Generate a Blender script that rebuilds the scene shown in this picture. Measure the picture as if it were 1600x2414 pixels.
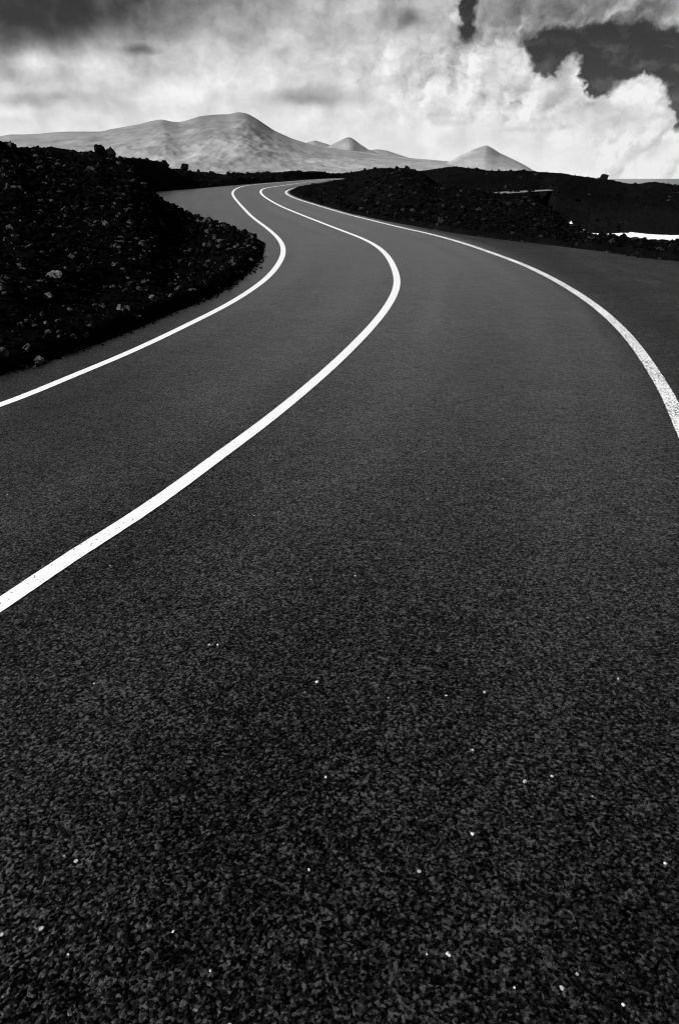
import bpy, math, random
import numpy as np
from mathutils import Vector

R = math.radians
for o in list(bpy.data.objects):
    bpy.data.objects.remove(o)
scene = bpy.context.scene
COL = scene.collection

# ------------------------------------------------------------------ camera
EYE = 1.8
cam_data = bpy.data.cameras.new("camera")
cam = bpy.data.objects.new("camera", cam_data)
COL.objects.link(cam)
cam_data.sensor_fit = 'VERTICAL'
cam_data.sensor_height = 36.0
cam_data.sensor_width = 24.0
cam_data.lens = 24.0
cam_data.clip_start = 0.05
cam_data.clip_end = 60000
cam.location = (0, 0, EYE)
cam.rotation_euler = (R(90 - 26.06), 0, 0)
scene.camera = cam
scene.cycles.filter_width = 1.1

# ------------------------------------------------------------------ exposure, sun
scene.view_settings.view_transform = 'Standard'
scene.view_settings.look = 'None'
scene.view_settings.gamma = 1.0
scene.view_settings.exposure = 0.7
EXPO = 2 ** 0.7
SUN_AZ = -112.0      # degrees from the view direction, negative = left
SUN_EL = 30.0
sd = bpy.data.lights.new("sun", 'SUN')
sd.energy = 4.5
sd.angle = R(0.5)
sd.color = (1.0, 1.0, 1.0)
sun = bpy.data.objects.new("sun", sd)
COL.objects.link(sun)
dirv = Vector((math.sin(R(SUN_AZ)) * math.cos(R(SUN_EL)), math.cos(R(SUN_AZ)) * math.cos(R(SUN_EL)), math.sin(R(SUN_EL))))
sun.rotation_euler = dirv.to_track_quat('Z', 'Y').to_euler()
sun.location = (0, 0, 300)


# ------------------------------------------------------------------ node helper
class NT:
    def __init__(s, tree):
        s.t = tree
        s.t.nodes.clear()

    def n(s, typ, **kw):
        nd = s.t.nodes.new(typ)
        for k, v in kw.items():
            setattr(nd, k, v)
        return nd

    def put(s, sock, v):
        if isinstance(v, bpy.types.NodeSocket):
            s.t.links.new(v, sock)
        elif v is not None:
            sock.default_value = v

    def math(s, op, a, b=None, c=None, clamp=False):
        nd = s.n('ShaderNodeMath', operation=op, use_clamp=clamp)
        s.put(nd.inputs[0], a)
        if b is not None: s.put(nd.inputs[1], b)
        if c is not None: s.put(nd.inputs[2], c)
        return nd.outputs[0]

    def vmath(s, op, a, b=None, c=None):
        nd = s.n('ShaderNodeVectorMath', operation=op)
        s.put(nd.inputs[0], a)
        if b is not None: s.put(nd.inputs[1], b)
        if c is not None: s.put(nd.inputs[2], c)
        return nd.outputs['Value'] if op in ('LENGTH', 'DOT_PRODUCT', 'DISTANCE') else nd.outputs[0]

    def noise(s, vec, scale, detail=2.0, rough=0.5, dist=0.0, color=False, dims='3D'):
        nd = s.n('ShaderNodeTexNoise', noise_dimensions=dims)
        s.put(nd.inputs['Vector'], vec)
        nd.inputs['Scale'].default_value = scale
        nd.inputs['Detail'].default_value = detail
        nd.inputs['Roughness'].default_value = rough
        nd.inputs['Distortion'].default_value = dist
        return nd.outputs['Color' if color else 'Fac']

    def voro(s, vec, scale, feature='F1', out='Distance', rand=1.0):
        nd = s.n('ShaderNodeTexVoronoi', feature=feature)
        s.put(nd.inputs['Vector'], vec)
        nd.inputs['Scale'].default_value = scale
        nd.inputs['Randomness'].default_value = rand
        return nd.outputs[out]

    def rng(s, v, a, b, c=0.0, d=1.0, smooth=False):
        nd = s.n('ShaderNodeMapRange')
        nd.interpolation_type = 'SMOOTHSTEP' if smooth else 'LINEAR'
        nd.clamp = True
        s.put(nd.inputs[0], v)
        for i, q in enumerate((a, b, c, d)):
            s.put(nd.inputs[i + 1], q)
        return nd.outputs[0]

    def mix(s, f, a, b):
        nd = s.n('ShaderNodeMix', data_type='FLOAT')
        s.put(nd.inputs[0], f); s.put(nd.inputs[2], a); s.put(nd.inputs[3], b)
        return nd.outputs[0]

    def xyz(s, v):
        nd = s.n('ShaderNodeSeparateXYZ'); s.put(nd.inputs[0], v)
        return nd.outputs

    def comb(s, x, y, z):
        nd = s.n('ShaderNodeCombineXYZ')
        s.put(nd.inputs[0], x); s.put(nd.inputs[1], y); s.put(nd.inputs[2], z)
        return nd.outputs[0]


# ------------------------------------------------------------------ world: physical sky seen through a red filter, plus clouds
world = bpy.data.worlds.new("World")
scene.world = world
world.use_nodes = True
w = NT(world.node_tree)
SKY_STR = 0.1
tc = w.n('ShaderNodeTexCoord').outputs['Generated']
sky = w.n('ShaderNodeTexSky', sky_type='NISHITA')
sky.sun_disc = False
sky.sun_elevation = R(SUN_EL)
sky.sun_rotation = R(SUN_AZ)
sky.altitude = 0
sky.air_density = 1.0
sky.dust_density = 0.3
sky.ozone_density = 2.0
red = w.n('ShaderNodeSeparateColor'); w.put(red.inputs[0], sky.outputs[0])
sky_r = w.math('MULTIPLY', red.outputs[0], SKY_R_GAIN := 0.040)

nx, ny, nz = w.xyz(w.vmath('NORMALIZE', tc))
az = w.math('MULTIPLY', w.math('ARCTAN2', nx, ny), 57.29578)
el = w.math('MULTIPLY', w.math('ARCSINE', nz), 57.29578)
P0 = w.comb(az, el, 0.0)
# warped coordinates: large billows and small cauliflower detail
w1 = w.vmath('SUBTRACT', w.noise(P0, 0.35, 3.0, 0.5, color=True), (0.5, 0.5, 0.5))
w2 = w.vmath('SUBTRACT', w.noise(P0, 1.1, 5.0, 0.6, color=True), (0.5, 0.5, 0.5))
PS = w.vmath('MULTIPLY_ADD', w1, (2.2, 1.3, 0), P0)          # softly warped
PB = w.vmath('MULTIPLY_ADD', w2, (1.5, 1.2, 0), PS)          # strongly warped


def cone(P, c, sx, sy):
    """1 at the middle, 0 on the ellipse, negative outside"""
    q = w.vmath('MULTIPLY_ADD', P, (1 / sx, 1 / sy, 0), (-c[0] / sx, -c[1] / sy, 0))
    return w.math('SUBTRACT', 1.0, w.vmath('LENGTH', q))


def soft(P, c, sx, sy, amt):
    q = w.vmath('MULTIPLY_ADD', P, (1 / sx, 1 / sy, 0), (-c[0] / sx, -c[1] / sy, 0))
    return w.rng(w.vmath('LENGTH', q), 0.0, 1.0, amt, 0.0, smooth=True)


# cloud brightness (as tone value) against elevation
fc = w.n('ShaderNodeFloatCurve')
cv = fc.mapping.curves[0]
pts = [(0, .97), (.0167, .95), (.033, .915), (.057, .89), (.083, .83), (.11, .74), (.16, .64), (.25, .60), (.40, .50), (.60, .24), (1, .14)]
cv.points[0].location = pts[0]; cv.points[1].location = pts[-1]
for p in pts[1:-1]:
    cv.points.new(*p)
fc.mapping.update()
w.put(fc.inputs['Value'], w.math('DIVIDE', el, 90.0, clamp=True))
V = fc.outputs[0]
SOFT = [  # centre (az, el), half sizes in degrees, amount
    ((-21.04, 10.11), 13.0, 4.9, -.62), ((-10.90, 10.51), 12.0, 2.6, -.20), ((-21.31, 6.04), 7.0, 1.1, -.16),
    ((-20.74, 7.00), 2.2, 1.5, .22), ((-17.03, 6.92), 3.4, 1.9, .10), ((-8.91, 7.40), 2.8, 1.5, .05),
    ((-1.64, 8.10), 2.0, 2.0, .05), ((-20.78, 4.67), 8.0, .9, -.16), ((-22.74, 4.02), 3.0, .7, .08),
    ((-13.85, 7.94), 2.2, .45, -.27), ((-1.68, 5.25), 5.6, .95, -.22), ((-2.45, 5.04), 3.6, .5, -.07),
    ((4.82, 9.81), 1.0, .9, -.24), ((-3.81, 7.91), 1.1, .9, -.10), ((-7.93, 8.74), 1.6, .7, -.12),
    ((8.02, 3.45), 1.8, .35, -.10), ((6.51, 3.05), 2.4, 1.2, .06), ((13.44, 3.04), 2.8, .35, -.06),
    ((15.65, 9.75), 11.5, 2.5, -.27), ((20.42, 3.64), 2.0, 1.3, -.07), ((20.50, 4.75), 2.0, 1.2, .12),
    ((15.75, 6.24), 1.9, 2.6, -.20), ((9.91, 5.94), .35, .3, .12), ((-2.94, 9.41), 6.0, 1.2, -.06),
    ((7.70, 7.91), 3.5, 2.6, -.05), ((11.83, 7.08), 1.6, 1.3, .08),
    ((5.48, 5.18), 8.0, 1.4, .05), ((-6.18, 3.59), 8.0, 1.2, .05),
]
for c, sx, sy, a in SOFT:
    V = w.math('ADD', V, soft(PS, c, sx, sy, a))
# billowy tone modulation, finer and stronger high up, streaky near the horizon
P_st = w.vmath('MULTIPLY', PB, (1.0, 1.9, 1.0))
fb = w.math('SUBTRACT', w.noise(P_st, 0.33, 6.0, 0.55), 0.5)
V = w.math('MULTIPLY_ADD', fb, w.rng(el, 0.5, 9.0, 0.14, 0.38), V)
bil = w.voro(PB, 0.75, 'SMOOTH_F1')
V = w.math('MULTIPLY_ADD', w.math('SUBTRACT', 0.42, bil), w.rng(el, 0.5, 8.0, 0.02, 0.05), V)
V = w.math('MINIMUM', w.math('MAXIMUM', V, 0.16), 0.985)
# holes of clear sky
f = cone(PB, (17.71, 6.90), 9.2, 2.45)
for c, sx, sy in [((23.30, 3.81), 2.6, 2.9), ((8.82, 10.12), .9, 2.0)]:
    f = w.math('MAXIMUM', f, w.math('MULTIPLY', cone(PB, c, sx, sy), 0.6))
for c, sx, sy in [((11.16, 6.61), 2.1, 1.95), ((20.34, 4.09), 2.1, 1.75), ((21.95, 3.35), 1.2, 1.0), ((17.36, 3.83), 4.0, 1.25), ((22.74, 1.31), 3.0, 1.4), ((15.95, 5.45), .9, 1.9), ((14.17, 5.42), 1.6, .9), ((10.93, 10.17), 1.6, 1.7)]:
    f = w.math('MINIMUM', f, w.math('MULTIPLY', cone(PB, c, sx, sy), -0.45 if sx < .9 else -1.0))
f = w.math('MULTIPLY_ADD', w.math('SUBTRACT', w.noise(PB, 0.9, 6.0, 0.62), 0.5), 0.35, f)
# relief: the side of each billow toward the sun is brighter
def relief(P, sc, off, det):
    n1 = w.noise(P, sc, det, 0.55)
    n2 = w.noise(w.vmath('ADD', P, (off[0], off[1], 0.0)), sc, det, 0.55)
    return w.math('SUBTRACT', n1, n2)
V = w.math('MULTIPLY_ADD', relief(PS, 0.26, (0.9, -1.0), 5.0), w.rng(el, 0.5, 7.0, 0.14, 0.62), V)
V = w.math('MULTIPLY_ADD', relief(PB, 0.55, (0.35, -0.42), 5.0), w.rng(f, -1.0, -0.1, 0.06, 0.85), V)
V = w.math('MULTIPLY', V, w.rng(ny, -0.5, 0.3, 0.62, 1.0, smooth=True))     # unseen sky behind the viewer, dimmed to darken the near asphalt
V = w.math('MINIMUM', w.math('MAXIMUM', V, 0.16), 0.985)
cloud_rad = w.math('MULTIPLY', w.math('POWER', V, 2.25), 0.97 / EXPO / SKY_STR)
S = w.rng(f, -0.04, 0.24, 0.0, 1.0, smooth=True)
# thin veils inside the hole
veil = w.rng(w.noise(P_st, 0.5, 5.0, 0.6), 0.5, 0.8, 0.0, 0.16)
S = w.math('SUBTRACT', S, w.math('MULTIPLY', veil, S))
rad = w.mix(S, cloud_rad, sky_r)
bg = w.n('ShaderNodeBackground')
w.put(bg.inputs['Color'], rad)
bg.inputs['Strength'].default_value = SKY_STR
out = w.n('ShaderNodeOutputWorld')
w.t.links.new(bg.outputs[0], out.inputs[0])
world.cycles.sampling_method = 'MANUAL'
world.cycles.sample_map_resolution = 512


# ------------------------------------------------------------------ numpy noise
def _hash(ix, iy, seed):
    h = (ix.astype(np.int64) * 374761393 + iy.astype(np.int64) * 668265263 + seed * 974634777) & 0xFFFFFFFF
    h = ((h ^ (h >> 13)) * 1274126177) & 0xFFFFFFFF
    h = ((h ^ (h >> 16)) * 2246822519) & 0xFFFFFFFF
    return (h ^ (h >> 15)) & 0xFFFFFFFF


def gnoise(x, y, seed=0):
    x = np.asarray(x, float); y = np.asarray(y, float)
    x0 = np.floor(x); y0 = np.floor(y)
    fx = x - x0; fy = y - y0
    u = fx * fx * fx * (fx * (fx * 6 - 15) + 10); v = fy * fy * fy * (fy * (fy * 6 - 15) + 10)
    r = 0
    for dx in (0, 1):
        for dy in (0, 1):
            a = _hash(x0 + dx, y0 + dy, seed) * (2 * np.pi / 4294967296.0)
            g = np.cos(a) * (fx - dx) + np.sin(a) * (fy - dy)
            r = r + g * (u if dx else 1 - u) * (v if dy else 1 - v)
    return r * 1.5


def fbm(x, y, oct=5, seed=0, gain=0.5, ridged=False):
    s = 0; a = 1.0; t = 0
    for i in range(oct):
        n = gnoise(x, y, seed + i * 17)
        if ridged: n = 1 - 2 * np.abs(n)
        s = s + a * n; t += a
        a *= gain; x = x * 2.03 + 11.3; y = y * 2.03 - 7.7
    return s / t


def sstep(t):
    t = np.clip(t, 0, 1)
    return t * t * (3 - 2 * t)


# ------------------------------------------------------------------ plan of the place (metres, camera over the origin looking along +Y)
def road_z(Y):
    Y = np.asarray(Y, float)
    up = 1.72 * np.sin(np.clip((Y - 52) / 180, 0, 1) * np.pi / 2) ** 1.35
    return up - np.clip(Y - 232, 0, None) * 0.012


XL = np.array([(-14, -14.5), (-6, -10.6), (0, -7.4), (3, -5.6), (5, -4.45)] + [(p[1], p[0]) for p in [(-3.45, 6.84), (-3.21, 7.32), (-2.94, 8.26), (-2.72, 9.10), (-2.49, 10.34), (-2.18, 11.76), (-2.00, 13.20), (-1.92, 15.38), (-1.96, 18.22), (-2.37, 22.74)]] +
              [(30, -4.9), (38, -7.5), (50, -12.5), (60, -17), (75, -21.3), (87, -22.2), (99, -19.6), (119, -16.9), (135, -13.9), (151, -10.7), (195, -5.3), (240, -0.5)])
XR = np.array([(-14, 44), (0, 27), (4, 21), (8, 16), (12, 11.8), (15, 9.4)] + [(p[1], p[0]) for p in [(8.18, 17.44), (7.69, 18.12), (7.29, 19.64), (6.68, 21.02), (5.99, 22.60), (5.16, 24.24), (4.27, 26.54), (3.29, 30.34), (2.02, 35.38)]] +
              [(42.4, 0.62), (54, -1.05), (66.7, -3.25), (77.7, -4.85), (87, -5.8), (97.3, -6.05), (105, -5.8), (122, -4.1), (156, -0.4), (195, 3.5), (240, 7.8)])


def xl(Y): return np.interp(Y, XL[:, 0], XL[:, 1])
def xr(Y): return np.interp(Y, XR[:, 0], XR[:, 1])


CENTRE = [(-4.6, -3.2), (-3.1, -0.6), (-2.15, 1.35)] + [(-1.59, 2.68), (-1.41, 3.16), (-1.17, 3.70), (-0.88, 4.56), (-0.64, 5.26), (-0.34, 6.26), (-0.02, 7.44), (0.37, 9.08), (0.70, 10.70), (0.98, 12.48), (1.15, 14.22), (1.24, 17.26), (1.19, 20.24), (0.87, 23.72), (0.14, 27.84), (-0.93, 33.98), (-2.66, 44.00), (-5.06, 58.72), (-7.97, 77.70), (-9.47, 90.50), (-10.30, 103.10), (-9.54, 111.90), (-8.02, 126.70), (-5.50, 151.30)] + [(-2.2, 178.0), (1.0, 205.0), (4.0, 236.0)]
LEFT = [(-8.6, -3.2), (-6.0, 0.6), (-4.2, 3.4)] + [(-2.98, 5.78), (-2.76, 6.60), (-2.39, 7.90), (-2.06, 9.56), (-1.77, 11.10), (-1.54, 13.10), (-1.43, 14.88), (-1.42, 17.36), (-1.51, 19.64), (-1.72, 22.00), (-2.11, 24.96), (-3.08, 30.62), (-4.49, 38.14), (-6.84, 52.66), (-9.74, 69.80), (-12.65, 88.90), (-15.01, 109.60), (-15.25, 123.70), (-13.76, 135.00)][:-3] + [(-14.6, 112.0), (-14.1, 123.0), (-12.3, 137.0), (-8.8, 157.0), (-5.2, 180.0), (-2.1, 205.0), (1.0, 236.0)]
RIGHT = [(0.5, -3.2), (1.12, -0.6), (1.62, 1.3), (2.12, 3.1), (2.5, 4.4)] + [(2.82, 5.46), (3.01, 6.08), (3.22, 6.88), (3.43, 7.74), (3.66, 8.80), (3.85, 9.90), (4.01, 11.06), (4.17, 12.84), (4.25, 14.74), (4.25, 16.82), (4.10, 19.08), (3.75, 23.22), (3.01, 27.62), (2.55, 29.54), (1.69, 34.32), (0.22, 42.38), (-1.47, 54.12), (-3.69, 66.70), (-5.30, 77.70), (-6.25, 87.40), (-6.51, 97.30), (-6.26, 105.20), (-4.59, 122.30), (-0.87, 156.40), (3.06, 195.50)] + [(7.0, 236.0)]


def spline(pts, n=14):
    P = np.array(pts, float)
    out = []
    P = np.vstack([2 * P[0] - P[1], P, 2 * P[-1] - P[-2]])
    for i in range(1, len(P) - 2):
        p0, p1, p2, p3 = P[i - 1], P[i], P[i + 1], P[i + 2]
        # centripetal Catmull-Rom
        t0 = 0; t1 = t0 + np.linalg.norm(p1 - p0) ** .5; t2 = t1 + np.linalg.norm(p2 - p1) ** .5; t3 = t2 + np.linalg.norm(p3 - p2) ** .5
        for t in np.linspace(t1, t2, n, endpoint=False):
            A1 = (t1 - t) / (t1 - t0) * p0 + (t - t0) / (t1 - t0) * p1
            A2 = (t2 - t) / (t2 - t1) * p1 + (t - t1) / (t2 - t1) * p2
            A3 = (t3 - t) / (t3 - t2) * p2 + (t - t2) / (t3 - t2) * p3
            B1 = (t2 - t) / (t2 - t0) * A1 + (t - t0) / (t2 - t0) * A2
            B2 = (t3 - t) / (t3 - t1) * A2 + (t - t1) / (t3 - t1) * A3
            out.append((t2 - t) / (t2 - t1) * B1 + (t - t1) / (t2 - t1) * B2)
    out.append(P[-2])
    out = np.array(out)
    # light smoothing of tracing jitter
    for _ in range(60):
        out[1:-1] = .5 * out[1:-1] + .25 * (out[:-2] + out[2:])
    return out


CEN = spline(CENTRE); LFT = spline(LEFT); RGT = spline(RIGHT)
SEA = -8.0
# ridges of the lava fields: (azimuth deg, distance, height)
RIDGE_NEAR = np.array([(-33.29, 30.00, 2.81), (-26.25, 29.00, 2.77), (-23.70, 30.00, 2.76), (-22.78, 31.00, 2.69), (-21.72, 34.00, 2.64), (-18.91, 38.00, 2.67), (-17.76, 40.00, 2.76), (-16.55, 42.00, 2.64), (-15.46, 44.00, 2.56), (-14.63, 46.00, 2.29), (-13.97, 48.00, 1.68), (-13.52, 50.00, 0.94), (-11.85, 44.00, 0.62), (-9.54, 38.00, 0.46), (-8.02, 33.00, 0.38), (-6.88, 29.00, 0.34), (-6.18, 25.00, 0.19), (-5.87, 22.70, 0.16)])
RIDGE_INNER = np.array([(-4.12, 84.00, 0.44), (-3.15, 84.00, 0.57), (-1.54, 88.00, 0.82), (0.29, 92.00, 1.15), (1.92, 97.00, 1.90), (3.18, 100.00, 2.75), (5.02, 95.00, 2.65), (6.37, 90.00, 1.93), (7.35, 85.00, 1.04), (9.78, 75.00, 0.49), (11.39, 70.00, 0.30), (13.80, 62.00, 0.05), (15.57, 55.00, -0.20), (16.92, 50.00, -0.96), (18.02, 45.00, -0.94), (19.10, 42.00, -0.94), (21.20, 38.00, -0.87), (22.80, 34.00, -0.68), (24.89, 33.00, -0.59), (30.18, 31.00, -0.48), (37.06, 30.00, -0.20)])
RIDGE_FAR = np.array([(-33.24, 60.00, 4.02), (-23.68, 70.00, 4.17), (-18.30, 80.00, 3.76), (-14.64, 92.00, 3.70), (-12.86, 105.00, 3.28), (-12.38, 118.00, 2.78), (-11.50, 122.00, 2.76), (-10.75, 128.00, 2.55), (-8.21, 138.00, 2.21), (-5.98, 160.00, 2.60), (-2.74, 185.00, 3.00), (0.00, 215.00, 3.63), (2.23, 225.00, 4.16), (3.24, 235.00, 4.37), (5.50, 245.00, 3.38), (6.66, 250.00, 4.03), (8.05, 250.00, 4.76), (11.22, 250.00, 4.00), (14.33, 250.00, 3.37), (16.63, 250.00, 2.76), (19.16, 250.00, 1.33), (20.83, 245.00, 0.07), (22.36, 240.00, 0.68), (24.16, 240.00, -0.19), (29.35, 230.00, -1.24), (36.27, 220.00, -2.25)])


def tab(T, a, k): return np.interp(a, T[:, 0], T[:, k])


SIDE = [(23.08, 127.93), (29.15, 141.02), (37.92, 158.53), (48.40, 177.52), (55.93, 187.85)]
A_GAP0, A_GAP1 = RIDGE_NEAR[-1, 0], RIDGE_INNER[0, 0]
A_BAY0, A_BAY1 = 14.28, 16.08


def base_height(X, Y):
    """large shapes of the land, before lava roughness"""
    a = np.degrees(np.arctan2(X, Y)); r = np.hypot(X, Y)
    ac = np.clip(a, -60, 60)
    left = ac < (A_GAP0 + A_GAP1) / 2
    r1 = np.where(left, tab(RIDGE_NEAR, ac, 1), tab(RIDGE_INNER, ac, 1))
    z1 = np.where(left, tab(RIDGE_NEAR, ac, 2), tab(RIDGE_INNER, ac, 2))
    rf = tab(RIDGE_FAR, ac, 1); zf = tab(RIDGE_FAR, ac, 2)
    rz = road_z(Y)
    bay = sstep((ac - A_BAY0) / (A_BAY1 - A_BAY0))
    # valley between the two ridges
    zv = np.where(ac < A_GAP1, np.minimum(z1, zf) - 0.6, -0.9)
    zv = np.where((ac >= A_GAP1) & (ac < 2.4), rz + .08, np.where((ac >= 2.4) & (ac < 4), rz + .4, zv))
    zv = zv * (1 - bay) + (-13.0) * bay
    rv0 = r1 + (rf - r1) * np.where(bay > 0.5, 0.10, 0.28)
    rv1 = np.where(ac > 4, 200 - 54 * bay, r1 + (rf - r1) * np.where((ac >= A_GAP1) & (ac < 2.4), .92, .55))
    rv1 = np.maximum(rv1, rv0 + 1)
    # segment weights
    z0 = np.where(r < r1, 0.0, 0.0)
    redge = np.where(left, np.interp(ac, [-60, -40, -23, -14, -8, -6], [3, 4.5, 7, 10, 16, 21]), np.interp(ac, [-8, -3, 0, 3.5, 15, 25, 60], [84, 60, 52, 35, 24, 19, 15]))
    redge = np.minimum(redge, r1 - 1)
    t0 = np.clip((r - redge) / (r1 - redge), 0, 1)
    zr_edge = np.interp(redge, [0, 60, 84], [0, 0.02, .3])
    h = zr_edge + (z1 - zr_edge) * np.where(left, t0 ** .9, t0)
    t1 = sstep((r - r1) / (rv0 - r1)); h = np.where(r > r1, z1 + (zv - z1) * t1, h)
    # far side: rise to the far ridge (a sea cliff where the bay is)
    t2 = np.clip((r - rv1) / (rf - rv1), 0, 1)
    cl = np.where(t2 < 0.10, t2 / 0.10 * .72, .72 + .28 * (t2 - .10) / .90)
    t2 = t2 * (1 - bay) + cl * bay
    h = np.where(r > rv1, zv + (zf - zv) * t2, h)
    # behind the far ridge the land falls to a coastal plain, and to the sea on the right
    t3 = sstep((r - rf) / 120)
    sea_side = sstep((ac - 15.33) / 4.0)
    zp = np.where(r < 400, 0.3, 0.3 + (r - 400) / 4600 * 6)
    zp = zp * (1 - sea_side) + (-16) * sea_side
    h = np.where(r > rf, zf + (zp - zf) * t3, h)
    # behind the camera the ground is level
    back = sstep((np.abs(a) - 60) / 30)
    return h * (1 - back) + 0.3 * back, r, bay


def ground_height(X, Y, fine=True):
    h, r, bay = base_height(X, Y)
    dl = xl(Y) - X; dr = X - xr(Y)
    inY = (Y > -14) & (Y < 240)
    d = np.maximum(dl, dr)
    d = np.where(inY, d, np.maximum(d, 0) + np.where(Y < 0, -14 - Y, Y - 240))
    d = d + 0.25 * gnoise(X * .9, Y * .9, 5) * np.clip(d, 0, 1)
    # lava roughness grows away from the kerb
    sc = np.clip(r / 40, .35, 2.2)
    rough = (fbm(X / 3.1, Y / 3.1, 6, 3, .58, ridged=True) - .35) * 0.20 * sc + fbm(X / 11, Y / 11, 4, 9) * 0.35 * sc
    rough += (fbm(X / .8, Y / .8, 4, 23, .6, ridged=True) - .3) * .09 * (1 if fine else 0)
    rough = rough * np.where(r > 600, 0.5, 1.0)
    sp = np.array(SIDE); sd2 = np.full(np.shape(X), 1e9)
    for p, q in zip(sp[:-1], sp[1:]):
        v = q - p; tt = np.clip(((X - p[0]) * v[0] + (Y - p[1]) * v[1]) / (v @ v), 0, 1)
        sd2 = np.minimum(sd2, np.hypot(X - p[0] - tt * v[0], Y - p[1] - tt * v[1]))
    rough = rough * sstep((sd2 - 2) / 5)
    d = np.where(sd2 < 2.5, np.minimum(d, 2.5), d)
    rz = road_z(Y)
    out = h + rough * np.clip(d / 1.2, 0, 1)
    edge_step = 0.16 * sstep(d / .25)
    k = sstep(d / 1.6)
    z = (rz + edge_step) * (1 - k) + out * k + (rough * .4) * (sstep(d / .5) * (1 - k))
    z = np.where(d <= 0.0, rz - 0.05 + np.clip(d + .12, 0, .12) * 0.2, z)
    return z, d


# ------------------------------------------------------------------ mesh helpers
def new_mesh(name, V, F, mat=None, smooth=False, parent=None, attrs=None, kind=None, loc=None):
    me = bpy.data.meshes.new(name)
    V = np.ascontiguousarray(V, dtype=np.float32); F = np.ascontiguousarray(F, dtype=np.int32)
    me.vertices.add(len(V)); me.vertices.foreach_set('co', V.ravel())
    k = F.shape[1]
    me.loops.add(F.size); me.loops.foreach_set('vertex_index', F.ravel())
    me.polygons.add(len(F))
    me.polygons.foreach_set('loop_start', np.arange(0, F.size, k, dtype=np.int32))
    me.polygons.foreach_set('loop_total', np.full(len(F), k, dtype=np.int32))
    me.polygons.foreach_set('use_smooth', np.full(len(F), smooth, dtype=bool))
    for an, av in (attrs or {}).items():
        at = me.attributes.new(an, 'FLOAT', 'POINT'); at.data.foreach_set('value', np.asarray(av, np.float32))
    me.update(calc_edges=True); me.validate()
    if mat: me.materials.append(mat)
    o = bpy.data.objects.new(name, me); COL.objects.link(o)
    if parent: o.parent = parent
    if kind: o['kind'] = kind
    if loc is not None: o.location = loc
    return o


def grid_faces(nu, nv, wrap=False):
    i, j = np.meshgrid(np.arange(nu - 1), np.arange(nv - (0 if wrap else 1)), indexing='ij')
    j2 = (j + 1) % nv
    return np.stack([i * nv + j, i * nv + j2, (i + 1) * nv + j2, (i + 1) * nv + j], -1).reshape(-1, 4)


def material(name):
    m = bpy.data.materials.new(name); m.use_nodes = True
    return m, NT(m.node_tree)


def principled(nt, col, rough, bump=None, spec=0.5, bstr=1.0, bdist=0.01, normal_from=None):
    b = nt.n('ShaderNodeBsdfPrincipled')
    if isinstance(col, (int, float)):
        b.inputs['Base Color'].default_value = (col, col, col, 1)
    else:
        nt.put(b.inputs['Base Color'], col)
    nt.put(b.inputs['Roughness'], rough)
    nt.put(b.inputs['Specular IOR Level'], spec)
    if bump is not None:
        bn = nt.n('ShaderNodeBump')
        bn.inputs['Strength'].default_value = bstr; bn.inputs['Distance'].default_value = bdist
        nt.put(bn.inputs['Height'], bump)
        nt.put(b.inputs['Normal'], bn.outputs[0])
    o = nt.n('ShaderNodeOutputMaterial')
    nt.t.links.new(b.outputs[0], o.inputs[0])
    return b


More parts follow.
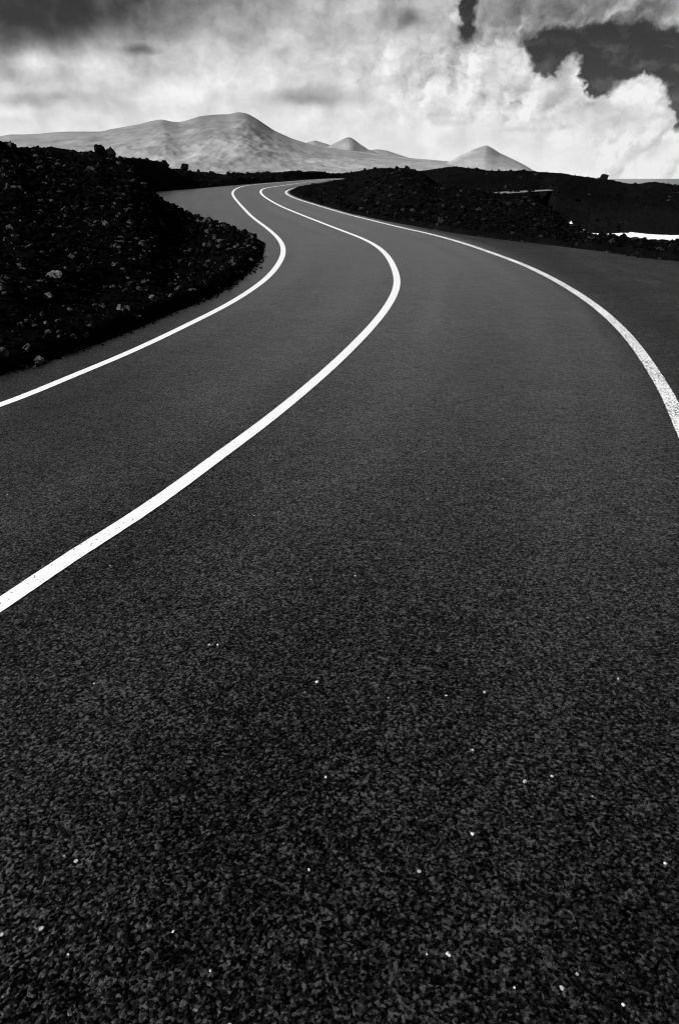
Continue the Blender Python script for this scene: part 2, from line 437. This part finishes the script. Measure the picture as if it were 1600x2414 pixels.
# ------------------------------------------------------------------ materials
def make_asphalt():
    m, t = material("asphalt")
    pos = t.n('ShaderNodeNewGeometry').outputs['Position']
    lat = t.n('ShaderNodeAttribute', attribute_name='lat').outputs['Fac']
    lon = t.n('ShaderNodeAttribute', attribute_name='lon').outputs['Fac']
    def sp(scale, det, rg, lo, hi):
        return t.rng(t.noise(pos, scale, det, rg), 0.30, 0.70, lo, hi)
    grit = t.noise(pos, 75.0, 3.0, 0.8)
    mid = t.noise(pos, 22.0, 4.0, 0.85)
    wob = t.vmath('MULTIPLY_ADD', t.noise(pos, 120.0, 2.0, 0.6, color=True), (.010, .010, .010), pos)
    r1 = t.xyz(t.voro(wob, 125.0, out='Color'))[0]
    r3 = t.xyz(t.voro(wob, 80.0, out='Color'))[1]
    c = t.math('MULTIPLY_ADD', t.math('POWER', r1, 3.2), 3.9, 0.10)
    c = t.math('MULTIPLY', c, t.math('MULTIPLY_ADD', t.math('POWER', r3, 1.8), 1.8, 0.32))
    c = t.math('MULTIPLY', c, t.rng(grit, 0.38, 0.62, 0.25, 1.8))
    c = t.math('MULTIPLY', c, t.rng(mid, 0.36, 0.64, 0.70, 1.30))
    c = t.math('MULTIPLY', c, sp(9.0, 4.0, 0.9, 0.68, 1.32))
    c = t.math('MULTIPLY', c, sp(3.0, 5.0, 0.9, 0.65, 1.35))
    c = t.math('MULTIPLY', c, sp(0.9, 6.0, 0.85, 0.6, 1.4))
    c = t.math('MULTIPLY', c, sp(0.16, 3.0, 0.6, 0.85, 1.15))
    # streaks worn along the lanes
    q = t.comb(t.math('MULTIPLY', lat, 1.0), t.math('MULTIPLY', lon, 0.05), 0.0)
    streak = t.noise(q, 1.5, 2.5, 0.5)
    c = t.math('MULTIPLY', c, t.rng(streak, 0.3, 0.7, 0.70, 1.30))
    tr = t.math('ABSOLUTE', t.math('SUBTRACT', t.math('ABSOLUTE', t.math('SUBTRACT', t.math('ABSOLUTE', lat), 1.5)), 0.75))
    c = t.math('MULTIPLY', c, t.rng(tr, 0.0, 0.5, 1.20, 0.90, smooth=True))
    # the paving outside the right edge line is darker
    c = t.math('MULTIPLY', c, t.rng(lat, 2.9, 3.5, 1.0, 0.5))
    # dust swept onto the verge outside the right edge line
    q2 = t.comb(t.math('MULTIPLY', lat, 1.0), t.math('MULTIPLY', lon, 0.12), 3.0)
    dust = t.math('MULTIPLY', t.rng(t.noise(q2, 1.1, 4.0, 0.6), 0.56, 0.66), t.rng(lat, 3.3, 4.2))
    c = t.math('MULTIPLY', c, t.math('MULTIPLY_ADD', dust, 0.7, 1.0))
    # a few pale stones among the aggregate
    r2 = t.xyz(t.voro(pos, 60.0, out='Color'))[1]
    d2 = t.voro(pos, 60.0)
    gl = t.math('MINIMUM', t.math('MULTIPLY', c, 1.0), 4.0)
    pale = t.math('MULTIPLY', t.rng(r2, 0.9983, 0.9986), t.rng(d2, 0.25, 0.45, 1.0, 0.0))
    c = t.math('MULTIPLY', c, ASPH := 0.0030)
    c = t.mix(pale, c, 0.42)
    col = t.comb(c, c, c)
    hgt = t.math('ADD', t.math('MULTIPLY', t.voro(wob, 125.0), -0.7), t.math('MULTIPLY', grit, 0.7))
    hgt = t.math('MULTIPLY_ADD', mid, 1.0, hgt)
    und = t.math('MULTIPLY', t.noise(pos, 15.0, 3.0, 0.75), 3.6)      # slight unevenness, seen only at a low angle
    hgt = t.math('ADD', t.math('MULTIPLY_ADD', t.noise(pos, 3.5, 4.0, 0.8), 7.0, hgt), und)
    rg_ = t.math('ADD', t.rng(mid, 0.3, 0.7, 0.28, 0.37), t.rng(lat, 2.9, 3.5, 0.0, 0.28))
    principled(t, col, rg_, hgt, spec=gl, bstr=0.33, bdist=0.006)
    return m


def make_paint(name, wear):
    m, t = material(name)
    pos = t.n('ShaderNodeNewGeometry').outputs['Position']
    chips = t.noise(pos, 50.0, 4.0, 0.66)
    where = t.noise(pos, 1.1, 3.0, 0.6)
    thr = t.rng(where, 0.35, 0.65, 0.70 - .14 * wear, 0.66 - 0.16 * wear)
    k = t.rng(t.math('SUBTRACT', chips, thr), 0.0, 0.03)
    dirt = t.noise(pos, 6.0, 5.0, 0.7)
    white = t.rng(dirt, 0.25, 0.75, 0.86, 0.74)
    c = t.mix(k, white, 0.07)
    principled(t, t.comb(c, c, c), 0.6, t.noise(pos, 70.0, 3.0, 0.6), spec=0.4, bstr=0.5, bdist=0.003)
    return m


def make_lava(name, base, lich, detail_scale=1.0):
    m, t = material(name)
    pos = t.n('ShaderNodeNewGeometry').outputs['Position']
    tone = t.n('ShaderNodeAttribute', attribute_name='tone').outputs['Fac']
    a = t.noise(pos, 4.0 * detail_scale, 8.0, 0.68)
    b = t.noise(pos, 23.0 * detail_scale, 4.0, 0.6)
    c = t.math('MULTIPLY', t.rng(a, 0.3, 0.7, 0.4, 1.6), base)
    li = t.rng(t.math('ADD', b, t.math('MULTIPLY', tone, 0.34)), 0.70, 0.80)
    c = t.mix(li, c, lich)
    h = t.math('ADD', t.noise(pos, 9.0 * detail_scale, 8.0, 0.7), t.math('MULTIPLY', t.voro(pos, 30.0 * detail_scale), 0.35))
    principled(t, t.comb(c, c, c), 0.85, h, spec=0.0, bstr=1.0, bdist=0.09 / detail_scale)
    return m


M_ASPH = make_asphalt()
M_PAINT = make_paint("road paint", 0.25)
M_PAINT_WORN = make_paint("worn road paint", 1.0)
M_LAVA = make_lava("lava ground", 0.003, 0.03)
M_ROCK = make_lava("lava rock", 0.0024, 0.055)


M_ROCK_DARK = make_lava("dark lava rock", 0.0026, 0.030)


def make_ground():
    m, t = material("lava and plain")
    pos = t.n('ShaderNodeNewGeometry').outputs['Position']
    d = t.vmath('LENGTH', pos)
    a = t.noise(pos, 1.2, 9.0, 0.7)
    big = t.noise(pos, 0.03, 4.0, 0.6)
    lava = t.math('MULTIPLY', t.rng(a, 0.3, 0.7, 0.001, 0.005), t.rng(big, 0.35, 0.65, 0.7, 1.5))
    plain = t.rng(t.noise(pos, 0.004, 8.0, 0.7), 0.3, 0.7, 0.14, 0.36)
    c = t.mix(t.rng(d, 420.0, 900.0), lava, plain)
    h = t.math('ADD', t.noise(pos, 5.0, 8.0, 0.7), t.math('MULTIPLY', t.noise(pos, 0.8, 5.0, 0.6), 3.0))
    principled(t, t.comb(c, c, c), 0.9, h, spec=0.0, bstr=1.0, bdist=0.10)
    return m


def make_mountain():
    m, t = material("dry mountain slope")
    pos = t.n('ShaderNodeNewGeometry').outputs['Position']
    tc_ = t.vmath('MULTIPLY', pos, (1.0, 0.6, 3.0))
    a = t.noise(tc_, 0.0022, 8.0, 0.66)
    b = t.noise(tc_, 0.006, 7.0, 0.7)
    z = t.xyz(pos)[2]
    c = t.rng(a, 0.34, 0.66, MT0 := 0.175, 0.29)  # tone patches stand in for cloud shadows on the slopes
    c = t.math('MULTIPLY', c, t.rng(b, 0.3, 0.7, 0.72, 1.28))
    hi = t.rng(z, 60.0, 480.0, 1.25, 0.66)  # lit low ground and shaded tops painted into the colour
    c = t.math('MULTIPLY', c, hi)
    principled(t, t.comb(c, c, c), 0.95, b, spec=0.05, bstr=0.15, bdist=15.0)
    return m


def make_sea():
    m, t = material("sea water")
    pos = t.n('ShaderNodeNewGeometry').outputs['Position']
    h = t.math('ADD', t.noise(t.vmath('MULTIPLY', pos, (1, .6, 1)), 0.25, 6.0, 0.65), t.math('MULTIPLY', t.noise(pos, 0.03, 3.0, 0.5), 3.0))
    principled(t, 0.012, 0.16, h, spec=0.5, bstr=0.8, bdist=1.2)
    return m


def make_foam():
    m, t = material("white surf")
    pos = t.n('ShaderNodeNewGeometry').outputs['Position']
    a = t.noise(pos, 0.5, 7.0, 0.7)
    c = t.rng(a, 0.25, 0.5, 0.7, 0.93)
    principled(t, t.comb(c, c, c), 0.9, a, spec=0.2, bstr=0.5, bdist=0.3)
    return m


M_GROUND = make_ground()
M_MOUNT = make_mountain()
M_SEA = make_sea()
M_FOAM = make_foam()

# ------------------------------------------------------------------ the ground, one sheet to the horizon
azs = np.concatenate([np.arange(-180, -46, 6.0), np.arange(-45, -32, .6), np.arange(-32, 32, .11), np.arange(32, 45, .6), np.arange(46, 180, 6.0)])
rs = [0.05, .6]
while rs[-1] < 12500:
    r_ = rs[-1]
    rs.append(r_ * (1.25 if r_ < 3 else 1.0115 if r_ < 60 else 1.008 if r_ < 300 else 1.03))
rs = np.array(rs)
AA, RR = np.meshgrid(np.radians(azs), rs)
GX = RR * np.sin(AA); GY = RR * np.cos(AA)
GZ, _ = ground_height(GX, GY)
V_ = np.stack([GX, GY, GZ], -1).reshape(-1, 3)
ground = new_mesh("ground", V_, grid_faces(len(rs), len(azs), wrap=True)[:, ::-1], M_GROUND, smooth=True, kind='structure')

# ------------------------------------------------------------------ the road: asphalt sheet following the ground, with its painted lines
ys = [-14.0]
while ys[-1] < 239:
    ys.append(ys[-1] + max(.35, abs(ys[-1]) * .02))
ys = np.array(ys)
ncol = 90
ss = np.linspace(0, 1, ncol)
YY = np.repeat(ys[:, None], ncol, 1)
jag = .05 * fbm(ys * 2.3, ys * 0, 3, 51); jag2 = .06 * fbm(ys * 1.7, ys * 0 + 9, 3, 52)
l_ = xl(ys) + jag; r_ = xr(ys) + jag2
XX = l_[:, None] * (1 - ss) + r_[:, None] * ss
xc = np.interp(ys, CEN[:, 1], CEN[:, 0])
dxc = np.gradient(xc, ys)
LAT = (XX - xc[:, None]) / np.sqrt(1 + dxc[:, None] ** 2)
ZZ = road_z(YY)
Vr = np.stack([XX, YY, ZZ], -1).reshape(-1, 3)
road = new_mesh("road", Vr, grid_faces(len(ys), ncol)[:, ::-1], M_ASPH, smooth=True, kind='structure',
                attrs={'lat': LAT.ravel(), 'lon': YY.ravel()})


def ribbon(name, C, wfun, mat, seed, lift, rag=.005):
    # resample densely near the camera
    seg = np.hypot(*np.diff(C, axis=0).T); s = np.concatenate([[0], np.cumsum(seg)])
    st = [0.0]
    while st[-1] < s[-1]:
        yy = np.interp(st[-1], s, C[:, 1]); st.append(st[-1] + max(.012, abs(yy) * .004))
    st = np.array(st)
    X = np.interp(st, s, C[:, 0]); Y = np.interp(st, s, C[:, 1])
    for _ in range(8):
        X[1:-1] = .5 * X[1:-1] + .25 * (X[:-2] + X[2:]); Y[1:-1] = .5 * Y[1:-1] + .25 * (Y[:-2] + Y[2:])
    tx = np.gradient(X); ty = np.gradient(Y); n = np.hypot(tx, ty); nx_, ny_ = -ty / n, tx / n
    hw = wfun(Y) / 2
    e1 = hw + rag * fbm(st * 9, st * 0, 4, seed, .8); e2 = hw + rag * fbm(st * 9, st * 0 + 5, 4, seed + 3, .8)
    rows = []
    for k in (-1, -.5, 0, .5, 1):
        off = np.where(k < 0, e1, e2) * k
        x = X + nx_ * off; y = Y + ny_ * off
        rows.append(np.stack([x, y, road_z(y) + lift], -1))
    V = np.stack(rows, 1).reshape(-1, 3)
    o = new_mesh(name, V, grid_faces(len(st), 5)[:, ::-1], mat, smooth=True, parent=road)
    return o


def wf(w0):
    return lambda Y: np.interp(Y, [2, 8, 16, 30, 60, 90, 140], [w0, w0 * 1.08, w0 * 1.3, w0 * 1.55, w0 * 2.1, w0 * 2.6, w0 * 2.4])


o = ribbon("centre_line", CEN, wf(.105), M_PAINT, 11, .004)
o['label'] = "solid white centre line winding between the two lanes"
o = ribbon("edge_line", LFT, wf(.10), M_PAINT, 31, .004)
o['label'] = "thin white edge line beside the lava bank on the left"
o = ribbon("edge_line", RGT, wf(.118), M_PAINT_WORN, 71, .004, .011)
o['label'] = "speckled worn white edge line curving out of the picture on the right"

# ------------------------------------------------------------------ side road across the valley
def strip(name, pts, width, mat, lift=.16):
    C = spline(pts, 10); tx = np.gradient(C[:, 0]); ty = np.gradient(C[:, 1]); n = np.hypot(tx, ty)
    rows = []
    for k in (-1, -.33, .33, 1):
        x = C[:, 0] - ty / n * width / 2 * k; y = C[:, 1] + tx / n * width / 2 * k
        z = np.full_like(x, -0.88)
        rows.append(np.stack([x, y, z + lift], -1))
    return new_mesh(name, np.stack(rows, 1).reshape(-1, 3), grid_faces(len(C), 4)[:, ::-1], mat, smooth=True, kind='structure')


# ------------------------------------------------------------------ mountains
def mountain(name, crest, r0, depth, back, seed, rough=1.0, naz=420, nr=130):
    C = np.array(crest)                     # azimuth, height
    a = np.linspace(C[0, 0], C[-1, 0], naz); hc = np.interp(a, C[:, 0], C[:, 1])
    k = np.array([1, 2, 3, 2, 1.]); k /= k.sum()
    hp = np.pad(hc, 2, mode='edge')
    hc = np.convolve(hp, k, 'valid')
    u = np.concatenate([np.linspace(-1, 0, int(nr * .75)), np.linspace(0, 1, int(nr * .25))[1:]])
    A, U = np.meshgrid(np.radians(a), u); HC = np.repeat(hc[None], len(u), 0)
    Rr = r0 + np.where(U < 0, U * depth, U * back)
    X = Rr * np.sin(A); Y = Rr * np.cos(A)
    prof = np.where(U < 0, (1 + U) ** 1.55, (1 - U) ** 1.2)
    er = (fbm(X / 360, Y / 700, 6, seed, .62, ridged=True) - .3) * .6 + fbm(X / 1500, Y / 1500, 4, seed + 5) * .6
    mask = np.sin(np.clip(1 - np.abs(U), 0, 1) * np.pi)
    Z = HC * prof + rough * er * HC * .125 * mask
    Z += fbm(X / 140, Y / 140, 5, seed + 9, .6) * 7 * rough * (.25 + mask)
    # never rise above the crest line as seen from the road
    cap = (HC - EYE) / r0 * Rr + EYE
    Z = np.where(U < 0, np.minimum(Z, cap * (1 - .25 * np.clip(-U, 0, 1)) + 1), Z)
    Z = np.where(np.abs(U) > .995, -20, Z)
    V = np.stack([X, Y, Z], -1).reshape(-1, 3)
    return new_mesh(name, V, grid_faces(len(u), naz), M_MOUNT, smooth=True, kind='structure')


mountain("mountain", [(-35.41, 223.01), (-28.60, 275.69), (-25.10, 295.54), (-23.56, 287.73), (-23.01, 303.20), (-21.21, 309.96), (-20.16, 323.74), (-19.10, 331.71), (-16.93, 335.80), (-16.19, 354.86), (-14.36, 390.71), (-13.46, 416.03), (-12.69, 429.24), (-12.11, 415.27), (-11.52, 410.17), (-10.88, 426.07), (-10.11, 454.10), (-8.87, 467.73), (-7.94, 471.86), (-7.32, 487.55), (-6.69, 479.20), (-5.95, 437.58), (-4.87, 361.97), (-3.47, 297.63), (-2.38, 263.58), (-1.10, 235.52), (0.63, 213.49), (2.90, 184.80), (4.73, 159.08), (7.24, 136.22), (9.43, 116.55), (11.90, 87.35), (14.35, 52.13), (15.57, 26.87)], 6500, 3600, 1500, 101)
mountain("mountain", [(-3.14, 304.18), (-2.38, 339.94), (-1.81, 359.77), (-0.94, 328.34), (0.00, 284.78)], 8200, 700, 600, 131, .5, 80, 60)
mountain("mountain", [(-1.89, 227.03), (-0.78, 286.12), (0.00, 330.09), (0.38, 351.96), (0.72, 362.86), (1.00, 348.28), (1.44, 308.05), (2.07, 260.22), (2.90, 219.47), (4.11, 170.99)], 7600, 900, 600, 151, .4, 120, 60)
mountain("mountain", [(1.26, 268.43), (2.42, 308.94), (2.92, 313.32), (3.52, 299.61), (4.66, 244.99), (6.00, 185.52)], 9300, 700, 600, 171, .5, 80, 60)
mountain("mountain", [(6.96, 66.06), (8.18, 117.80), (8.95, 157.56), (9.84, 196.77), (10.49, 218.85), (10.73, 224.28), (11.05, 210.05), (11.75, 170.26), (12.69, 130.27), (13.52, 93.14), (14.41, 44.63), (15.29, 7.50)], 5900, 900, 700, 191, .45, 160, 80)

# ------------------------------------------------------------------ the sea, with surf breaking under the far cliff
sx = np.array([-200, 0, 40, 80, 160, 400, 1500, 6000, 12500.]); sy = np.array([20, 60, 100, 140, 200, 600, 2000, 8000, 12500.])
SX, SY = np.meshgrid(sx, sy)
new_mesh("sea", np.stack([SX, SY, np.full_like(SX, SEA)], -1).reshape(-1, 3), grid_faces(len(sy), len(sx)), M_SEA, kind='structure')

fa = np.radians(np.linspace(16.37, 34, 240)); fr = np.linspace(104, 149, 90)
FA, FR = np.meshgrid(fa, fr)
FX = FR * np.sin(FA); FY = FR * np.cos(FA)
FZ = SEA + .12 + .25 * np.clip(fbm(FX / 6, FY / 6, 5, 61, .6, ridged=True), 0, 1) * sstep((FR - 112) / 12) + .25 * np.exp(-((FR - 147 - 2 * gnoise(FX / 9, FY / 9, 4)) / 2.2) ** 2) * np.clip(.5 + 1.4 * gnoise(FX / 7, FY / 7, 8), 0, 1.6)
for ax, ar, h_, sa_, sr_ in [(17.08, 146.5, 3.4, .75, 2.2), (21.72, 147, .45, 1.1, 2.0), (18.33, 147, .9, .5, 2.0)]:
    FZ = FZ + h_ * np.exp(-((np.degrees(FA) - ax) / sa_) ** 2 - ((FR - ar) / sr_) ** 2) * np.clip(.55 + 1.3 * fbm(FX * .45, FY * .45, 4, 77, .6), 0, 1.4)
FZ = np.where(FR < 106, SEA - .3, FZ)
so = new_mesh("surf", np.stack([FX, FY, FZ], -1).reshape(-1, 3), grid_faces(len(fr), len(fa)), M_FOAM, smooth=True, kind='stuff')
so['label'] = "white surf breaking under the black far cliff"; so['category'] = "surf"

# ------------------------------------------------------------------ rocks
def ico(sub):
    t = (1 + 5 ** .5) / 2
    v = [(-1, t, 0), (1, t, 0), (-1, -t, 0), (1, -t, 0), (0, -1, t), (0, 1, t), (0, -1, -t), (0, 1, -t), (t, 0, -1), (t, 0, 1), (-t, 0, -1), (-t, 0, 1)]
    f = [(0, 11, 5), (0, 5, 1), (0, 1, 7), (0, 7, 10), (0, 10, 11), (1, 5, 9), (5, 11, 4), (11, 10, 2), (10, 7, 6), (7, 1, 8), (3, 9, 4), (3, 4, 2), (3, 2, 6), (3, 6, 8), (3, 8, 9), (4, 9, 5), (2, 4, 11), (6, 2, 10), (8, 6, 7), (9, 8, 1)]
    v = [Vector(p).normalized() for p in v]
    for _ in range(sub):
        cache = {}; nf = []
        def mid(a, b):
            k = (min(a, b), max(a, b))
            if k not in cache:
                v.append(((v[a] + v[b]) / 2).normalized()); cache[k] = len(v) - 1
            return cache[k]
        for a, b, c in f:
            ab, bc, ca = mid(a, b), mid(b, c), mid(c, a)
            nf += [(a, ab, ca), (b, bc, ab), (c, ca, bc), (ab, bc, ca)]
        f = nf
    return np.array([tuple(p) for p in v]), np.array(f)


def rock_shape(sub, seed, jag=.35):
    v, f = ico(sub)
    rg = np.random.default_rng(seed)
    # facets: cut the sphere with random planes, then roughen
    for _ in range(9):
        n = rg.normal(size=3); n /= np.linalg.norm(n); d = rg.uniform(.45, .85)
        s = v @ n; v = v - np.clip(s - d, 0, None)[:, None] * n
    disp = gnoise(v[:, 0] * 2.3 + seed, v[:, 1] * 2.3 + v[:, 2] * 1.9, seed) * jag + gnoise(v[:, 0] * 5 + v[:, 2] * 4, v[:, 1] * 5 + seed, seed + 7) * jag * .5
    v = v * (1 + disp)[:, None]
    v = v * rg.uniform(.7, 1.25, 3)
    return v, f


def rotm(rg, n):
    q = rg.normal(size=(n, 4)); q /= np.linalg.norm(q, axis=1)[:, None]
    a, b, c, d = q.T
    return np.stack([np.stack([1 - 2 * (c * c + d * d), 2 * (b * c - a * d), 2 * (b * d + a * c)], -1),
                     np.stack([2 * (b * c + a * d), 1 - 2 * (b * b + d * d), 2 * (c * d - a * b)], -1),
                     np.stack([2 * (b * d - a * c), 2 * (c * d + a * b), 1 - 2 * (b * b + c * c)], -1)], 1)


def scatter(name, n, pos_fn, size_fn, sub, seed, mat, label, cat, dmin=.02, dmax=1e9):
    rg = np.random.default_rng(seed)
    X, Y = pos_fn(rg, n)
    Z, d = ground_height(X, Y)
    S = size_fn(rg, len(X), np.hypot(X, Y), d)
    if dmin < 0: Z = np.where(d < .02, road_z(Y), Z)
    S = np.where((np.abs(np.degrees(np.arctan2(X, Y)) + .8) < 3.2) & (Y > 84) & (Y < 225), S * .3, S)     # only low stones beside the far straight
    ok = (d > dmin + S * .55) & (d < dmax) & (Z > SEA + .3)
    X, Y, Z, S = X[ok], Y[ok], Z[ok], S[ok]
    tone = rg.random(len(X)) ** 3
    shapes = [rock_shape(sub, seed * 10 + i) for i in range(8)]
    Vs = []; Fs = []; T = []; off = 0
    which = rg.integers(0, 8, len(X))
    for i, (v, f) in enumerate(shapes):
        idx = np.where(which == i)[0]
        if not len(idx): continue
        M = rotm(rg, len(idx))
        vv = np.einsum('nij,vj->nvi', M, v) * S[idx][:, None, None]
        vv[..., 2] *= rg.uniform(.45, 1.0, len(idx))[:, None]
        vv += np.stack([X[idx], Y[idx], Z[idx] + S[idx] * .22], -1)[:, None]
        k = len(v)
        ff = f[None] + (np.arange(len(idx)) * k)[:, None, None] + off
        Vs.append(vv.reshape(-1, 3)); Fs.append(ff.reshape(-1, 3)); T.append(np.repeat(tone[idx], k)); off += len(idx) * k
    o = new_mesh(name, np.concatenate(Vs), np.concatenate(Fs), mat, smooth=False, kind='stuff', attrs={'tone': np.concatenate(T)})
    o['label'] = label; o['category'] = cat
    return o


def left_bank(rg, n):
    a = np.radians(rg.uniform(-36, -5.5, n)); r = 5.5 * (48 / 5.5) ** (rg.random(n) ** .8)
    return r * np.sin(a), r * np.cos(a)


def right_bank(rg, n):
    a = np.radians(rg.uniform(0, 34, n)); r = 15 * (95 / 15) ** rg.random(n)
    return r * np.sin(a), r * np.cos(a)


def far_fields(rg, n):
    a = np.radians(rg.uniform(-34, 34, n)); r = 42 * (270 / 42) ** rg.random(n)
    return r * np.sin(a), r * np.cos(a)


scatter("lava_rubble", 24000, left_bank, lambda rg, n, r, d: (.013 + .085 * rg.random(n) ** 5) * np.clip(r / 13, .6, 2.0), 1, 5, M_ROCK,
        "sharp black lava rubble covering the left roadside bank", "rubble")
scatter("lava_rubble", 9000, right_bank, lambda rg, n, r, d: (.025 + .09 * rg.random(n) ** 4) * np.clip(r / 22, .7, 1.9), 1, 6, M_ROCK_DARK,
        "black lava rubble on the bank behind the right verge", "rubble")
scatter("lava_rubble", 9000, far_fields, lambda rg, n, r, d: (.09 + .34 * rg.random(n) ** 4.5) * np.clip(r / 110, .6, 1.6), 1, 7, M_ROCK_DARK,
        "black lava blocks roughening the distant lava fields", "rubble")


def edge_pos(rg, n):
    Y = 4.5 * (34 / 4.5) ** rg.random(n)
    off = rg.exponential(.035, n) - .03
    side = rg.random(n) < .6
    Y2 = np.clip(Y, 15.5, 34)
    return np.where(side, xl(Y) + off, xr(Y2) - off * 1.6), np.where(side, Y, Y2)


M_GRAVEL = make_lava("black gravel", 0.006, 0.05)
scatter("gravel", 5200, edge_pos, lambda rg, n, r, d: (.005 + .018 * rg.random(n) ** 3) * np.clip(r / 9, .7, 1.8), 1, 9, M_GRAVEL,
        "loose black gravel spilled along the edges of the asphalt", "gravel", dmin=-.6, dmax=.15)


def one_rock(name, x, y, size, seed, label, cat, group, mat, lift=.3, sub=3, jag=.35, z=None, squash=.8):
    v, f = rock_shape(sub, seed, jag)
    rg = np.random.default_rng(seed); M = rotm(rg, 1)[0]
    v = v @ M.T * size; v[:, 2] *= squash
    z0 = ground_height(np.array([x]), np.array([y]))[0][0] if z is None else z
    o = new_mesh(name, v, f, mat, smooth=False, attrs={'tone': np.full(len(v), .35)}, loc=(x, y, float(z0) + size * lift))
    o['label'] = label; o['category'] = cat
    if group: o['group'] = group
    return o


M_BOULDER = make_lava("boulder rock", 0.008, 0.012)
for (x, y, s, lab, sd_) in [
    (-12.14, 39.16, .37, "larger of the two black boulders side by side on the left skyline", 301),
    (-11.88, 40.28, .28, "smaller right-hand one of the two black boulders on the left skyline", 302),
    (-12.19, 28.50, .22, "black boulder on the skyline at the far left edge of the lava bank", 303),
    (-24.13, 118.57, .8, "low black boulder on the ridge left of the road's far bend", 314),
    (80.83, 232.34, 1.2, "black rock lump standing on the headland skyline at the right", 305)]:
    zb = {301: 3.00, 302: 2.98}.get(sd_)
    one_rock("boulder", x, y, s, sd_, lab, "boulder", "boulders on the skyline", M_BOULDER, lift=.25 if zb is None else 0.0, z=zb, jag=.22, squash=1.0)


def make_pale():
    m, t = material("pale lichen rock")
    pos = t.n('ShaderNodeNewGeometry').outputs['Position']
    a = t.noise(pos, 14.0, 7.0, 0.7)
    c = t.rng(a, 0.42, 0.62, 0.005, 0.12)
    principled(t, t.comb(c, c, c), 0.85, a, spec=0.2, bstr=0.8, bdist=.02)
    return m


M_PALE = make_pale()
for (x, y, s, lab, sd_) in [
    (-3.84, 9.35, .085, "brightest round pale stone halfway up the near left lava bank", 321),
    (-4.12, 10.38, .095, "broad speckled pale stone just above the brightest one on the left bank", 322),
    (-4.27, 8.93, .09, "pale stone cut by the left picture edge on the lava bank", 323),
    (-3.02, 9.66, .075, "long flat pale stone low on the left bank near the asphalt", 324),
    (-3.23, 7.31, .065, "pale split stone at the foot of the left bank close to the edge line", 325),
    (-3.52, 7.16, .06, "small pale stone at the lower left corner of the lava bank", 326),
    (-3.05, 8.30, .05, "small pale stone right at the toe of the left bank", 327),
    (-2.76, 10.56, .08, "pale star-like stone near the asphalt below the bank's middle", 328),
    (-3.54, 8.41, .035, "tiny bright stone below the brightest round one on the bank", 329)]:
    one_rock("pale_stone", x, y, s, sd_, lab, "stone", "pale stones on the left lava bank", M_PALE, lift=.35, sub=3, jag=.2)


def make_pebble():
    m, t = material("white pebble")
    pos = t.n('ShaderNodeNewGeometry').outputs['Position']
    c = t.rng(t.noise(pos, 300.0, 3.0, 0.6), 0.3, 0.7, 0.35, 0.7)
    principled(t, t.comb(c, c, c), 0.6, None, spec=0.4)
    return m


M_PEB = make_pebble()
for (x, y, s, lab, sd_) in [
    (0.281, 1.080, .0075, "largest white pebble, near the bottom of the picture right of centre", 341),
    (0.225, 1.080, .0045, "white pebble just left of the largest one near the bottom", 342),
    (0.687, 0.960, .0060, "white pebble in the bottom right corner of the asphalt", 343),
    (0.950, 1.340, .0062, "white pebble at the right picture edge, on bare asphalt", 344),
    (0.614, 1.640, .0070, "bright white pebble on dark asphalt, right of the middle", 345),
    (-0.046, 1.660, .0052, "white pebble nearly at the centre of the near lane, below the flat one", 346),
    (-0.088, 2.140, .0085, "flat white pebble highest of those along the picture's centre", 347),
    (0.412, 2.060, .0060, "small white pebble right of the flat central one", 348),
    (-0.522, 2.380, .0060, "small white pebble in the near lane toward the centre line", 349),
    (-0.699, 1.080, .0042, "white pebble in the lower left of the asphalt", 350),
    (-0.441, 1.140, .0040, "white pebble lower left, right of the leftmost one", 351),
    (-0.088, 1.320, .0045, "white pebble low in the centre of the asphalt", 352),
    (0.432, 1.000, .0035, "tiny white pebble between the bottom right corner one and the largest", 353),
    (-0.325, 1.040, .0035, "tiny white pebble near the bottom, left of centre", 354),
    (0.405, 1.440, .0055, "dull white pebble on the darkest asphalt right of centre", 355),
    (1.113, 2.160, .0055, "small white pebble far out on the right of the near lane", 356)]:
    one_rock("pebble", x, y, s, sd_, lab, "pebble", "white pebbles scattered on the asphalt", M_PEB, lift=.5, sub=2, z=0.0, jag=.2, squash=.7)


# ------------------------------------------------------------------ side road crossing the low ground beyond the verge
m_, t_ = material("pale gravel road")
g_ = t_.rng(t_.noise(t_.n('ShaderNodeNewGeometry').outputs['Position'], 2.0, 6.0, 0.7), .3, .7, .08, .20)
principled(t_, t_.comb(g_, g_, g_), .8, None, spec=.3)
strip("side_road", SIDE, 5.5, m_)


# ------------------------------------------------------------------ air: even thin haze round everything
hx, hz0, hz1 = 13500.0, -30.0, 640.0
hv = np.array([(x, y, z) for z in (hz0, hz1) for x, y in ((-hx, -hx), (hx, -hx), (hx, hx), (-hx, hx))])
hf = np.array([(0, 3, 2, 1), (4, 5, 6, 7), (0, 1, 5, 4), (1, 2, 6, 5), (2, 3, 7, 6), (3, 0, 4, 7)])
m_ = bpy.data.materials.new("haze"); m_.use_nodes = True
t_ = NT(m_.node_tree)
pv = t_.n('ShaderNodeVolumePrincipled')
pv.inputs['Color'].default_value = (.97, .97, .97, 1)
pv.inputs['Density'].default_value = 1.3e-5
pv.inputs['Anisotropy'].default_value = 0.3
t_.t.links.new(pv.outputs[0], t_.n('ShaderNodeOutputMaterial').inputs['Volume'])
new_mesh("haze", hv, hf, m_, kind='stuff')
